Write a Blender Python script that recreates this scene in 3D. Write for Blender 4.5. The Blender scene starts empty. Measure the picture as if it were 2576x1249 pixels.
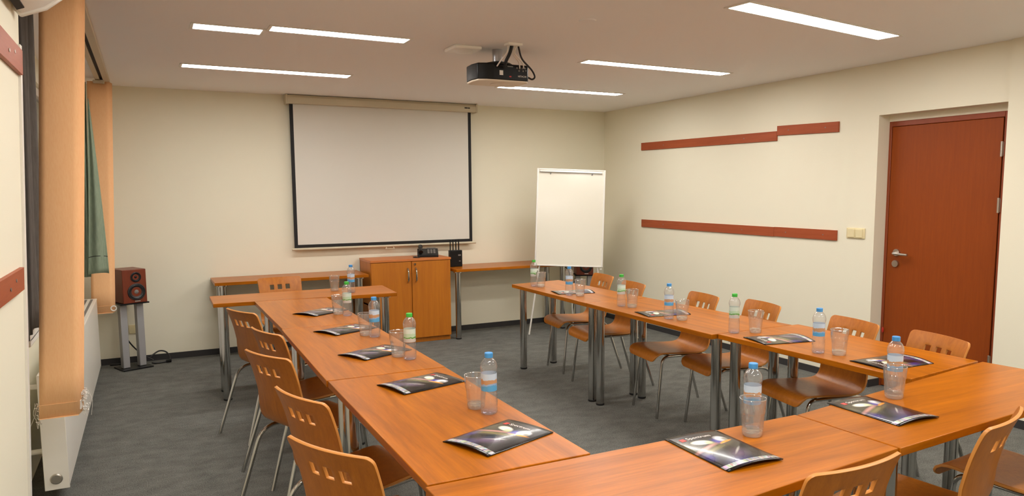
import bpy, bmesh, math, random
from mathutils import Vector, Matrix
random.seed(7)
C = bpy.context.scene.collection
PI = math.pi
CEIL = 2.459; XR = 4.893; YB = 7.42; TT = 0.735

# ------------------------------------------------------------------ helpers
def lin(r, g, b):
    f = lambda c: c / 12.92 if c <= 0.04045 else ((c + 0.055) / 1.055) ** 2.4
    return (f(r / 255), f(g / 255), f(b / 255), 1)

class MB:
    def __init__(self): self.v = []; self.f = []; self.mi = []
    def add(self, vs, fs, mi=0):
        o = len(self.v); self.v += [tuple(p) for p in vs]
        for f in fs: self.f.append(tuple(i + o for i in f)); self.mi.append(mi)
        return self
    def box(self, x0, y0, z0, x1, y1, z1, mi=0):
        vs = [(x0,y0,z0),(x1,y0,z0),(x1,y1,z0),(x0,y1,z0),(x0,y0,z1),(x1,y0,z1),(x1,y1,z1),(x0,y1,z1)]
        return self.add(vs, [(0,3,2,1),(4,5,6,7),(0,1,5,4),(1,2,6,5),(2,3,7,6),(3,0,4,7)], mi)
    def prism(self, pts, z0, z1, mi=0):
        n = len(pts)
        a = sum(pts[i][0]*pts[(i+1)%n][1]-pts[(i+1)%n][0]*pts[i][1] for i in range(n))
        if a < 0: pts = pts[::-1]
        vs = [(x,y,z0) for x,y in pts] + [(x,y,z1) for x,y in pts]
        fs = [tuple(range(n))[::-1], tuple(range(n,2*n))] + [(i,(i+1)%n,(i+1)%n+n,i+n) for i in range(n)]
        return self.add(vs, fs, mi)
    def extrude(self, pts, a, b, axis, mi=0):       # 2D outline swept along an axis
        n = len(pts)
        def P(p, t): return (t,p[0],p[1]) if axis == 'x' else ((p[0],t,p[1]) if axis == 'y' else (p[0],p[1],t))
        vs = [P(p,a) for p in pts] + [P(p,b) for p in pts]
        fs = [tuple(range(n))[::-1], tuple(range(n,2*n))] + [(i,(i+1)%n,(i+1)%n+n,i+n) for i in range(n)]
        return self.add(vs, fs, mi)
    def tube(self, pts, r, n=10, mi=0, taper=None):
        pts = [Vector(p) for p in pts]; rings = []
        t0 = (pts[1]-pts[0]).normalized()
        up = Vector((0,0,1)) if abs(t0.z) < .9 else Vector((1,0,0))
        nrm = (up - t0*up.dot(t0)).normalized()
        for i, p in enumerate(pts):
            t = (pts[min(i+1,len(pts)-1)] - pts[max(i-1,0)]).normalized()
            nrm = (nrm - t*nrm.dot(t)).normalized(); b = t.cross(nrm)
            rr = r if taper is None else taper[i]
            rings.append([p + rr*(math.cos(2*PI*k/n)*nrm + math.sin(2*PI*k/n)*b) for k in range(n)])
        vs = [q for R in rings for q in R]; fs = []
        for i in range(len(rings)-1):
            for k in range(n):
                fs.append((i*n+k, i*n+(k+1)%n, (i+1)*n+(k+1)%n, (i+1)*n+k))
        fs += [tuple(range(n))[::-1], tuple(range((len(rings)-1)*n, len(rings)*n))]
        return self.add(vs, fs, mi)
    def lathe(self, prof, n=24, c=(0,0,0), axis='z', mi=0, rad=None):
        vs = []; fs = []
        for j, (r, z) in enumerate(prof):
            for k in range(n):
                a = 2*PI*k/n; rr = r if rad is None else rad(r, z, a)
                p = (rr*math.cos(a), rr*math.sin(a), z)
                if axis == 'y': p = (p[0], p[2], p[1])
                if axis == 'x': p = (p[2], p[0], p[1])
                vs.append((p[0]+c[0], p[1]+c[1], p[2]+c[2]))
        for j in range(len(prof)-1):
            for k in range(n):
                fs.append((j*n+k, j*n+(k+1)%n, (j+1)*n+(k+1)%n, (j+1)*n+k))
        return self.add(vs, fs, mi)
    def cyl(self, c, r, h, n=24, axis='z', mi=0):
        return self.lathe([(0.0001,0),(r,0),(r,h),(0.0001,h)], n, c, axis, mi)
    def build(self, name, mats, parent=None, loc=None, rot=None, bevel=0, seg=2, smooth=30, recalc=True):
        me = bpy.data.meshes.new(name)
        me.from_pydata(self.v, [], self.f)
        if not isinstance(mats, (list, tuple)): mats = [mats]
        for m in mats: me.materials.append(m)
        me.polygons.foreach_set('material_index', self.mi)
        if recalc:
            b = bmesh.new(); b.from_mesh(me); bmesh.ops.recalc_face_normals(b, faces=b.faces); b.to_mesh(me); b.free()
        if smooth:
            me.polygons.foreach_set('use_smooth', [True]*len(me.polygons))
            me.set_sharp_from_angle(angle=math.radians(smooth))
        o = bpy.data.objects.new(name, me); C.objects.link(o)
        if parent: o.parent = parent
        if loc: o.location = loc
        if rot: o.rotation_euler = rot
        if bevel:
            md = o.modifiers.new('bevel', 'BEVEL'); md.width = bevel; md.segments = seg
            md.limit_method = 'ANGLE'; md.angle_limit = math.radians(40)
        return o

def fillet(pts, r, n=5):
    pts = [Vector(p) for p in pts]; out = [pts[0]]
    for i in range(1, len(pts)-1):
        a = (pts[i-1]-pts[i]); b = (pts[i+1]-pts[i])
        d = min(r, a.length*.45, b.length*.45); p0 = pts[i]+a.normalized()*d; p1 = pts[i]+b.normalized()*d
        for k in range(n+1):
            t = k/n; out.append((1-t)**2*p0 + 2*t*(1-t)*pts[i] + t*t*p1)
    out.append(pts[-1]); return out

def smoothline(pts, n=8):          # Catmull-Rom
    P = [Vector(p) for p in pts]; P = [2*P[0]-P[1]] + P + [2*P[-1]-P[-2]]; out = []
    for i in range(1, len(P)-2):
        for k in range(n):
            t = k/n
            out.append(.5*((2*P[i]) + (P[i+1]-P[i-1])*t + (2*P[i-1]-5*P[i]+4*P[i+1]-P[i+2])*t*t + (3*P[i]-P[i-1]-3*P[i+1]+P[i+2])*t**3))
    out.append(P[-2]); return out

def tag(o, label, cat, group=None):
    o['label'] = label; o['category'] = cat
    if group: o['group'] = group
    return o
def thing(name, label, cat, loc=(0,0,0), rz=0, group=None):
    o = bpy.data.objects.new(name, None); C.objects.link(o); o.empty_display_size = .1
    o.location = loc; o.rotation_euler = (0,0,rz); return tag(o, label, cat, group)
def struct(o): o['kind'] = 'structure'; return o
def kids(o): return [c for c in bpy.data.objects if c.parent == o]
def dup(root, label, loc, rz, group=None):
    r = root.copy(); C.objects.link(r); r.location = loc; r.rotation_euler = (0,0,rz)
    r['label'] = label
    if group: r['group'] = group
    for ch in kids(root):
        c = ch.copy(); C.objects.link(c); c.parent = r
        for g in kids(ch):
            d = g.copy(); C.objects.link(d); d.parent = c
    return r

# ------------------------------------------------------------------ materials
def newmat(name):
    m = bpy.data.materials.new(name); m.use_nodes = True
    nt = m.node_tree; return m, nt, nt.nodes['Principled BSDF']
def N(nt, t, **kw):
    n = nt.nodes.new(t)
    for k, v in kw.items():
        if k in n.inputs: n.inputs[k].default_value = v
        else: setattr(n, k, v)
    return n
def L(nt, a, b): nt.links.new(a, b)
def plain(name, col, rough=.5, metal=0, spec=.5, coat=0, bump=0, bscale=200):
    m, nt, b = newmat(name)
    b.inputs['Base Color'].default_value = col; b.inputs['Roughness'].default_value = rough
    b.inputs['Metallic'].default_value = metal; b.inputs['Specular IOR Level'].default_value = spec
    b.inputs['Coat Weight'].default_value = coat
    tc = N(nt, 'ShaderNodeTexCoord'); no = N(nt, 'ShaderNodeTexNoise', Scale=bscale, Detail=3.0)
    L(nt, tc.outputs['Object'], no.inputs['Vector'])
    if bump:
        bp = N(nt, 'ShaderNodeBump', Strength=bump, Distance=.002)
        L(nt, no.outputs['Fac'], bp.inputs['Height']); L(nt, bp.outputs['Normal'], b.inputs['Normal'])
    return m
def wood(name, c1, c2, axis='x', rough=.3, scale=1.0, coat=0.0, spec=.5, contrast=1.0, knots=False):
    """grain runs along axis"""
    m, nt, b = newmat(name)
    tc = N(nt, 'ShaderNodeTexCoord'); mp = N(nt, 'ShaderNodeMapping')
    oi = N(nt, 'ShaderNodeObjectInfo')
    s = {'x': (.9, 14, 14), 'y': (14, .9, 14), 'z': (14, 14, .9)}[axis]
    mp.inputs['Scale'].default_value = tuple(k*scale for k in s)
    ad = N(nt, 'ShaderNodeVectorMath', operation='ADD'); ml = N(nt, 'ShaderNodeVectorMath', operation='SCALE')
    cb = N(nt, 'ShaderNodeCombineXYZ')
    for i in range(3): L(nt, oi.outputs['Random'], cb.inputs[i])
    L(nt, cb.outputs[0], ml.inputs[0]); ml.inputs['Scale'].default_value = 9.0
    L(nt, tc.outputs['Object'], ad.inputs[0]); L(nt, ml.outputs[0], ad.inputs[1]); L(nt, ad.outputs[0], mp.inputs['Vector'])
    n1 = N(nt, 'ShaderNodeTexNoise', Scale=1.3, Detail=5.0, Roughness=.6, Distortion=.6)
    n2 = N(nt, 'ShaderNodeTexNoise', Scale=7.0, Detail=6.0, Roughness=.7)
    L(nt, mp.outputs[0], n1.inputs['Vector']); L(nt, mp.outputs[0], n2.inputs['Vector'])
    mx = N(nt, 'ShaderNodeMath', operation='MULTIPLY_ADD'); mx.inputs[1].default_value = .35
    sb = N(nt, 'ShaderNodeMath', operation='MULTIPLY'); sb.inputs[1].default_value = .65
    L(nt, n1.outputs['Fac'], sb.inputs[0]); L(nt, n2.outputs['Fac'], mx.inputs[0]); L(nt, sb.outputs[0], mx.inputs[2])
    cr = N(nt, 'ShaderNodeValToRGB')
    w = .22/contrast
    cr.color_ramp.elements[0].position = .5-w; cr.color_ramp.elements[1].position = .5+w
    cr.color_ramp.elements[0].color = c1; cr.color_ramp.elements[1].color = c2
    L(nt, mx.outputs[0], cr.inputs['Fac']); L(nt, cr.outputs['Color'], b.inputs['Base Color'])
    if knots:       # a few small dark knots in the veneer print
        m2 = N(nt, 'ShaderNodeMapping'); m2.inputs['Scale'].default_value = (1,1,0) if axis == 'x' else (1,1,0)
        vo = N(nt, 'ShaderNodeTexVoronoi', Scale=2.3); n3 = N(nt, 'ShaderNodeTexNoise', Scale=60.0)
        L(nt, ad.outputs[0], m2.inputs['Vector']); L(nt, m2.outputs[0], vo.inputs['Vector']); L(nt, ad.outputs[0], n3.inputs['Vector'])
        sm = N(nt, 'ShaderNodeMath', operation='MULTIPLY_ADD'); sm.inputs[1].default_value = .035; L(nt, n3.outputs['Fac'], sm.inputs[0]); L(nt, vo.outputs['Distance'], sm.inputs[2])
        kr = N(nt, 'ShaderNodeMapRange'); kr.inputs['From Min'].default_value = .02; kr.inputs['From Max'].default_value = .062; kr.inputs['To Min'].default_value = .45; kr.inputs['To Max'].default_value = 0
        L(nt, sm.outputs[0], kr.inputs['Value'])
        km = N(nt, 'ShaderNodeMix', data_type='RGBA'); L(nt, kr.outputs[0], km.inputs[0]); L(nt, cr.outputs['Color'], km.inputs[6]); km.inputs[7].default_value = tuple(.35*v for v in c1[:3])+(1,)
        L(nt, km.outputs[2], b.inputs['Base Color'])
    b.inputs['Roughness'].default_value = rough; b.inputs['Coat Weight'].default_value = coat
    b.inputs['Coat Roughness'].default_value = .12; b.inputs['Specular IOR Level'].default_value = spec
    bp = N(nt, 'ShaderNodeBump', Strength=.04, Distance=.001); L(nt, n2.outputs['Fac'], bp.inputs['Height']); L(nt, bp.outputs['Normal'], b.inputs['Normal'])
    return m

M = {}
M['wall'] = plain('cream_wall_paint', lin(235,230,209), .85, spec=.25, bump=.12, bscale=90)
M['ceil'] = plain('ceiling_paint', lin(246,244,243), .92, spec=.2, bump=.08, bscale=60)
M['whiteplaster'] = plain('reveal_paint', lin(236,226,208), .8, spec=.25)
M['base'] = plain('baseboard_strip', lin(50,48,48), .8, bump=.3, bscale=400)
M['tablex'] = wood('cherry_laminate_lengthwise', lin(130,68,4), lin(198,114,13), 'x', .28, contrast=.95, spec=.2, knots=True)
M['tabley'] = wood('cherry_laminate_crosswise', lin(130,68,4), lin(198,114,13), 'y', .28, contrast=.95, spec=.2, knots=True)
M['cabz'] = wood('cabinet_laminate', lin(168,92,12), lin(200,122,26), 'z', .4, 1.0, contrast=.9)
M['cabtop'] = wood('cabinet_top_laminate', lin(190,106,50), lin(208,126,62), 'x', .35)
M['ply'] = wood('chair_plywood', lin(152,86,20), lin(186,113,34), 'z', .34, 2.2, coat=.0, spec=.35)
M['plyedge'] = plain('plywood_edge', lin(206,138,66), .4)
M['door'] = wood('door_veneer', lin(130,56,8), lin(152,71,12), 'z', .5, 3.0, contrast=.8, spec=.3)
M['doorframe'] = wood('door_frame_veneer', lin(132,58,24), lin(146,66,30), 'z', .45, 2.0)
M['rail'] = wood('rail_veneer', lin(150,72,42), lin(172,88,54), 'y', .45, 2.0, spec=.2)
M['chrome'] = plain('chrome', (.52,.515,.50,1), .12, 1.0)
M['steel'] = plain('brushed_steel', (.58,.55,.50,1), .3, 1.0)
M['silver'] = plain('silver_paint', lin(176,176,178), .4, .35)
M['black'] = plain('black_plastic', lin(16,16,17), .38, spec=.3)
M['blackm'] = plain('black_matt', lin(22,21,21), .7)
M['rubber'] = plain('black_rubber', lin(28,27,27), .8)
M['white'] = plain('white_plastic', lin(232,228,220), .4)
M['whitebright'] = plain('bright_white_plastic', lin(250,247,240), .35)
M['cream'] = plain('cream_plastic', lin(228,214,170), .4)
M['radw'] = plain('white_enamel', lin(236,232,222), .3)
M['screen'] = plain('projection_fabric', lin(222,218,208), .9, spec=.1, bump=.05, bscale=600)
M['housing'] = plain('screen_housing_enamel', lin(206,196,170), .45)
M['board'] = plain('whiteboard_enamel', lin(228,223,208), .12, spec=.5)
M['alu'] = plain('aluminium', (.72,.70,.66,1), .32, 1.0)
M['greycap'] = plain('grey_plastic', lin(120,116,112), .5)
M['speaker'] = wood('speaker_veneer', lin(104,42,22), lin(128,56,30), 'z', .35, 2.5)
M['cone'] = plain('speaker_cone', lin(34,33,34), .45)
M['pole'] = plain('galvanised_tube', (.5,.5,.52,1), .35, 1.0)
M['red'] = plain('red_plastic', lin(190,40,30), .4)
M['capblue'] = plain('blue_cap_plastic', lin(70,150,215), .35)
M['capgreen'] = plain('green_cap_plastic', lin(70,185,70), .35)
M['paper'] = plain('paper_pages', lin(225,218,205), .7)
M['ink'] = plain('white_print', lin(245,236,226), .35)
M['inkred'] = plain('red_print', lin(200,50,45), .35)
M['cable'] = plain('black_cable', lin(26,25,26), .5)
M['cablew'] = plain('white_cable', lin(225,215,205), .5)
M['projw'] = plain('projector_underside', lin(228,212,190), .45)
M['track'] = plain('track_enamel', lin(206,192,166), .45)
M['dark'] = plain('night_glass_backing', lin(10,11,14), .5)

def fabric(name, c1, c2, sc=300, rough=.9, trans=0.0):
    m, nt, b = newmat(name)
    tc = N(nt, 'ShaderNodeTexCoord'); mp = N(nt, 'ShaderNodeMapping'); mp.inputs['Scale'].default_value = (1,1,.15)
    no = N(nt, 'ShaderNodeTexNoise', Scale=sc, Detail=4.0); cr = N(nt, 'ShaderNodeValToRGB')
    cr.color_ramp.elements[0].color = c1; cr.color_ramp.elements[1].color = c2
    cr.color_ramp.elements[0].position = .3; cr.color_ramp.elements[1].position = .7
    L(nt, tc.outputs['Object'], mp.inputs['Vector']); L(nt, mp.outputs[0], no.inputs['Vector'])
    L(nt, no.outputs['Fac'], cr.inputs['Fac']); L(nt, cr.outputs['Color'], b.inputs['Base Color'])
    b.inputs['Roughness'].default_value = rough; b.inputs['Specular IOR Level'].default_value = .15
    bp = N(nt, 'ShaderNodeBump', Strength=.15, Distance=.001); L(nt, no.outputs['Fac'], bp.inputs['Height']); L(nt, bp.outputs['Normal'], b.inputs['Normal'])
    return m
M['blind'] = fabric('orange_blind_fabric', lin(252,196,144), lin(255,204,152))
M['curtain'] = fabric('green_grey_curtain', lin(126,140,120), lin(142,156,134), 120)
M['curtaindark'] = fabric('dark_grey_curtain', lin(92,88,84), lin(106,102,98), 120)

# carpet
m, nt, b = newmat('grey_carpet'); M['carpet'] = m
tc = N(nt, 'ShaderNodeTexCoord')
n1 = N(nt, 'ShaderNodeTexNoise', Scale=170.0, Detail=5.0, Roughness=.8); n2 = N(nt, 'ShaderNodeTexNoise', Scale=7.0, Detail=5.0, Roughness=.7)
mp = N(nt, 'ShaderNodeMapping'); mp.inputs['Scale'].default_value = (1, 1.5, 1)
L(nt, tc.outputs['Object'], n1.inputs['Vector']); L(nt, tc.outputs['Object'], mp.inputs['Vector']); L(nt, mp.outputs[0], n2.inputs['Vector'])
mx = N(nt, 'ShaderNodeMath', operation='MULTIPLY_ADD'); mx.inputs[1].default_value = .78
s2 = N(nt, 'ShaderNodeMath', operation='MULTIPLY'); s2.inputs[1].default_value = .22
L(nt, n2.outputs['Fac'], s2.inputs[0]); L(nt, n1.outputs['Fac'], mx.inputs[0]); L(nt, s2.outputs[0], mx.inputs[2])
cr = N(nt, 'ShaderNodeValToRGB'); cr.color_ramp.elements[0].position = .38; cr.color_ramp.elements[1].position = .62
cr.color_ramp.elements[0].color = lin(66,67,63); cr.color_ramp.elements[1].color = lin(133,133,127)
L(nt, mx.outputs[0], cr.inputs['Fac']); L(nt, cr.outputs['Color'], b.inputs['Base Color'])
b.inputs['Roughness'].default_value = .95; b.inputs['Specular IOR Level'].default_value = .1
bp = N(nt, 'ShaderNodeBump', Strength=.5, Distance=.003); L(nt, n1.outputs['Fac'], bp.inputs['Height']); L(nt, bp.outputs['Normal'], b.inputs['Normal'])

# lamp diffuser
m, nt, b = newmat('lamp_diffuser'); M['lamp'] = m
b.inputs['Base Color'].default_value = (.8,.8,.8,1); b.inputs['Emission Color'].default_value = (1, .965, .92, 1); b.inputs['Emission Strength'].default_value = 43.0

M['lampbright'] = m.copy(); M['lampbright'].name = 'lamp_diffuser_bright'; M['lampbright'].node_tree.nodes['Principled BSDF'].inputs['Emission Strength'].default_value = 48.0  # emission raised above the visible strips to front-light the blind and near walls

# thin clear plastic / glass
def clear(name, tint, refl=1.45, edge=(.75,.8,.82,1), ramp=None, gloss=.06, milk=0.0):
    m = bpy.data.materials.new(name); m.use_nodes = True; nt = m.node_tree; nt.nodes.clear()
    out = N(nt, 'ShaderNodeOutputMaterial'); tr = N(nt, 'ShaderNodeBsdfTransparent'); gl = N(nt, 'ShaderNodeBsdfGlossy', Roughness=.03)
    mix = N(nt, 'ShaderNodeMixShader'); fr = N(nt, 'ShaderNodeMath', operation='POWER'); fr.inputs[1].default_value = 2.2
    lf = N(nt, 'ShaderNodeLayerWeight', Blend=.5); f2 = N(nt, 'ShaderNodeMath', operation='MULTIPLY_ADD'); f2.inputs[1].default_value = .75; f2.inputs[2].default_value = gloss
    L(nt, lf.outputs['Facing'], fr.inputs[0]); L(nt, fr.outputs[0], f2.inputs[0])
    lw = N(nt, 'ShaderNodeLayerWeight', Blend=.35); cm = N(nt, 'ShaderNodeMix', data_type='RGBA')
    L(nt, lw.outputs['Facing'], cm.inputs[0]); cm.inputs[6].default_value = tint; cm.inputs[7].default_value = edge
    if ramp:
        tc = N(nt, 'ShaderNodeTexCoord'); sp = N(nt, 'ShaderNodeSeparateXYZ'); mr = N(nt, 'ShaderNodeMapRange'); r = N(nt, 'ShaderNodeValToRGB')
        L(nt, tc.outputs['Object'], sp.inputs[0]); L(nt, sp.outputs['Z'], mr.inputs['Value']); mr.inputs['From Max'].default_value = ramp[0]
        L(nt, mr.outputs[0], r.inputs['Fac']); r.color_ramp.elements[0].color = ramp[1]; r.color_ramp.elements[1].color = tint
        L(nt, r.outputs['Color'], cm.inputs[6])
    L(nt, cm.outputs[2], tr.inputs['Color'])
    L(nt, f2.outputs[0], mix.inputs['Fac']); df = N(nt, 'ShaderNodeBsdfTranslucent'); df.inputs['Color'].default_value = (.95,.95,.95,1); d2 = N(nt, 'ShaderNodeBsdfDiffuse'); d2.inputs['Color'].default_value = (.95,.95,.95,1)
    dm = N(nt, 'ShaderNodeMixShader'); dm.inputs['Fac'].default_value = .5; L(nt, df.outputs[0], dm.inputs[1]); L(nt, d2.outputs[0], dm.inputs[2])
    tm = N(nt, 'ShaderNodeMixShader'); tm.inputs['Fac'].default_value = milk; L(nt, tr.outputs[0], tm.inputs[1]); L(nt, dm.outputs[0], tm.inputs[2]); L(nt, tm.outputs[0], mix.inputs[1]); L(nt, gl.outputs[0], mix.inputs[2]); L(nt, mix.outputs[0], out.inputs['Surface'])
    return m
M['pet'] = clear('clear_bottle_plastic', (.975,.98,.985,1), 1.5, (.90,.92,.94,1), ramp=(.03, (.70,.74,.98,1)), milk=.09)  # bluish foot: the label's reflection painted into the plastic
M['tumbler'] = clear('clear_tumbler_glass', (.985,.985,.98,1), 1.5, (.95,.95,.94,1), milk=.045, gloss=.09)
M['pane'] = clear('window_glass', (.9,.93,.93,1), 1.5)
M['gbase'] = clear('thick_glass_base', (.97,.97,.95,1), 1.5, (.95,.95,.93,1), gloss=.30, milk=.28)

# bottle labels
def labelmat(name, top, mid, bottom, spot):
    m, nt, b = newmat(name)
    tc = N(nt, 'ShaderNodeTexCoord'); sp = N(nt, 'ShaderNodeSeparateXYZ'); L(nt, tc.outputs['Object'], sp.inputs[0])
    no = N(nt, 'ShaderNodeTexNoise', Scale=55.0, Detail=2.0); L(nt, tc.outputs['Object'], no.inputs['Vector'])
    ad = N(nt, 'ShaderNodeMath', operation='MULTIPLY_ADD'); ad.inputs[1].default_value = .022; L(nt, no.outputs['Fac'], ad.inputs[0]); L(nt, sp.outputs['Z'], ad.inputs[2])
    mr = N(nt, 'ShaderNodeMapRange'); mr.inputs['From Min'].default_value = .09+.011; mr.inputs['From Max'].default_value = .148+.011
    L(nt, ad.outputs[0], mr.inputs['Value'])
    r = N(nt, 'ShaderNodeValToRGB'); r.color_ramp.interpolation = 'CONSTANT'
    e = r.color_ramp.elements; e[0].position = 0; e[0].color = bottom; e[1].position = .24; e[1].color = spot
    x = e.new(.34); x.color = mid; x = e.new(.62); x.color = top
    L(nt, mr.outputs[0], r.inputs['Fac']); L(nt, r.outputs['Color'], b.inputs['Base Color']); b.inputs['Roughness'].default_value = .35
    return m
M['labelblue'] = labelmat('blue_mountain_label', lin(196,214,232), lin(196,150,110), lin(90,165,215), lin(150,178,214))
M['labelgreen'] = labelmat('green_label', lin(212,226,214), lin(188,216,186), lin(200,196,190), lin(96,160,70))

# brochure cover, drawn in the cover's own UV space
def covermat():
    m, nt, b = newmat('glossy_brochure_cover')
    uv = N(nt, 'ShaderNodeUVMap'); uv.uv_map = 'cover'
    no = N(nt, 'ShaderNodeTexNoise', Scale=5.0, Detail=2.0); L(nt, uv.outputs[0], no.inputs['Vector'])
    base = N(nt, 'ShaderNodeValToRGB'); base.color_ramp.elements[0].color = lin(16,14,15); base.color_ramp.elements[1].color = lin(54,47,47)
    base.color_ramp.elements[0].position = .35; base.color_ramp.elements[1].position = .75
    L(nt, no.outputs['Fac'], base.inputs['Fac']); cur = base.outputs['Color']
    def blob(cur, cx, cy, rx, ry, rot, col, soft, strength=1):
        mp = N(nt, 'ShaderNodeMapping', vector_type='TEXTURE'); mp.inputs['Location'].default_value = (cx,cy,0); mp.inputs['Rotation'].default_value = (0,0,rot); mp.inputs['Scale'].default_value = (rx,ry,1)
        L(nt, uv.outputs[0], mp.inputs['Vector'])
        ln = N(nt, 'ShaderNodeVectorMath', operation='LENGTH'); L(nt, mp.outputs[0], ln.inputs[0])
        mr = N(nt, 'ShaderNodeMapRange'); mr.inputs['From Min'].default_value = 1; mr.inputs['From Max'].default_value = 1-soft; mr.inputs['To Max'].default_value = strength
        L(nt, ln.outputs['Value'], mr.inputs['Value'])
        mx = N(nt, 'ShaderNodeMix', data_type='RGBA'); L(nt, mr.outputs[0], mx.inputs[0]); L(nt, cur, mx.inputs[6]); mx.inputs[7].default_value = col
        return mx.outputs[2]
    # u across the page, v up the page (0..1)
    for a in [(.06,.66,.30,.28,.3,lin(128,120,92),.9,.5),(.30,.55,.50,.045,.25,lin(206,150,140),.8,.9),(.35,.48,.55,.07,.25,lin(150,138,88),.9,.7),
              (.55,.27,.30,.14,.5,lin(122,100,128),.9,.7),(.62,.36,.22,.02,.55,lin(200,196,190),.8,.7),(.10,.36,.12,.16,0,lin(66,52,150),.9,.6),(.35,.12,.3,.12,0,lin(60,60,130),.9,.6),
              (.62,.66,.12,.11,0,lin(84,84,176),.8,.9),(.36,.70,.18,.075,-.15,lin(244,240,222),.35,1),(.46,.66,.10,.06,-.1,lin(196,200,150),.6,.8),
              (.74,.72,.13,.10,.2,lin(228,228,234),.5,1),(.80,.70,.08,.06,.2,lin(120,116,96),.7,.8),(.74,.63,.19,.028,.25,lin(232,150,60),.5,1),(.66,.605,.10,.022,.3,lin(240,170,90),.5,1)]:
        cur = blob(cur, *a)
    # strip of small pictures along the foot of the page
    sp = N(nt, 'ShaderNodeSeparateXYZ'); L(nt, uv.outputs[0], sp.inputs[0])
    vo = N(nt, 'ShaderNodeTexVoronoi', Scale=34.0); mp = N(nt, 'ShaderNodeMapping'); mp.inputs['Scale'].default_value = (1,.35,1); L(nt, uv.outputs[0], mp.inputs['Vector']); L(nt, mp.outputs[0], vo.inputs['Vector'])
    hs = N(nt, 'ShaderNodeHueSaturation', Saturation=.4, Value=.6); L(nt, vo.outputs['Color'], hs.inputs['Color'])
    m1 = N(nt, 'ShaderNodeMath', operation='COMPARE'); m1.inputs[1].default_value = .075; m1.inputs[2].default_value = .035; L(nt, sp.outputs['Y'], m1.inputs[0])
    mx = N(nt, 'ShaderNodeMix', data_type='RGBA'); L(nt, m1.outputs[0], mx.inputs[0]); L(nt, cur, mx.inputs[6]); L(nt, hs.outputs[0], mx.inputs[7])
    L(nt, mx.outputs[2], b.inputs['Base Color']); b.inputs['Roughness'].default_value = .22; b.inputs['Coat Weight'].default_value = .25; b.inputs['Coat Roughness'].default_value = .08; b.inputs['Specular IOR Level'].default_value = .3
    return m
M['cover'] = covermat()

# ------------------------------------------------------------------ setting
struct(MB().box(-.75,-1.9,-.06,5.4,7.6,0).build('floor', M['carpet'], smooth=0))
struct(MB().box(-.75,-1.9,CEIL,5.4,7.6,CEIL+.08).build('ceiling', M['ceil'], smooth=0))
struct(MB().box(-.75,YB,0,5.4,YB+.15,CEIL).build('wall_back', M['wall'], smooth=0))
struct(MB().box(-.75,-1.9,0,5.4,-1.75,CEIL).build('wall_front', M['wall'], smooth=0))
DN, DF, DZ, DX = 2.772, 3.71, 2.076, 5.015      # door niche
w = MB()
w.box(XR,DF,0,5.4,YB,CEIL)
w.box(XR,DN,DZ,5.4,DF,CEIL)
w.box(4.872,-1.75,0,5.4,DN,CEIL)
w.box(DX+.06,DN,0,5.4,DF,DZ)
w.box(DX,DN,2.032,DX+.06,DF,DZ)
struct(w.build('wall_right', M['wall'], smooth=0))
# left wall: a solid part beside the camera, then the set-back window wall
def xw(z): return -.375-(2.05-z)*.045
w = MB()
w.extrude([(-.75,0),(xw(0),0),(xw(CEIL),CEIL),(-.75,CEIL)], -1.75, 3.22, 'y')
WY0, WY1, WZ0, WZ1 = 3.75, 6.95, .87, 2.28
w.box(-.75,3.22,0,-.62,YB,WZ0).box(-.75,3.22,WZ1,-.62,YB,CEIL).box(-.75,3.22,WZ0,-.62,WY0,WZ1).box(-.75,WY1,WZ0,-.62,YB,WZ1)
struct(w.build('wall_left', M['wall'], smooth=0))
b_ = MB().box(-.62,YB-.012,0,XR,YB,.055); struct(b_.build('baseboard_back', M['base'], smooth=0))
b_ = MB().box(XR-.012,DF-.012,0,XR,YB-.012,.055).box(XR,DF-.012,0,DX-.005,DF,.055).box(4.86,-1.75,0,4.872,DN,.055)
struct(b_.build('baseboard_right', M['base'], smooth=0))
# white corner strip on the end of the left wall
s_ = MB(); pts = [(xw(0)-.002,0),(xw(0)+.008,0),(xw(2.05)+.008,2.05),(xw(2.05)-.002,2.05)]
s_.extrude(pts, 3.185, 3.226, 'y'); struct(s_.build('trim_1', M['white'], smooth=0))

# window behind the curtains
wr = bpy.data.objects.new('window_1', None); C.objects.link(wr); wr.location = (-.68,WY0,WZ0); struct(wr)
H_ = WZ1-WZ0; W_ = WY1-WY0; f_ = MB()
for y in (0, W_/3-.03, 2*W_/3-.03, W_-.06): f_.box(-.03,y,0,.03,y+.06,H_)
f_.box(-.03,0,0,.03,W_,.06).box(-.03,0,H_-.06,.03,W_,H_)
f_.build('window_frame', M['white'], wr, bevel=.004)
MB().box(-.006,.02,.02,.006,W_-.02,H_-.02).build('pane', M['pane'], wr, smooth=0)
MB().box(.06,.15,-.012,.185,W_,.03).box(.165,.15,-.035,.185,W_,.0).build('window_sill', M['white'], wr, bevel=.004)

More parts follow.
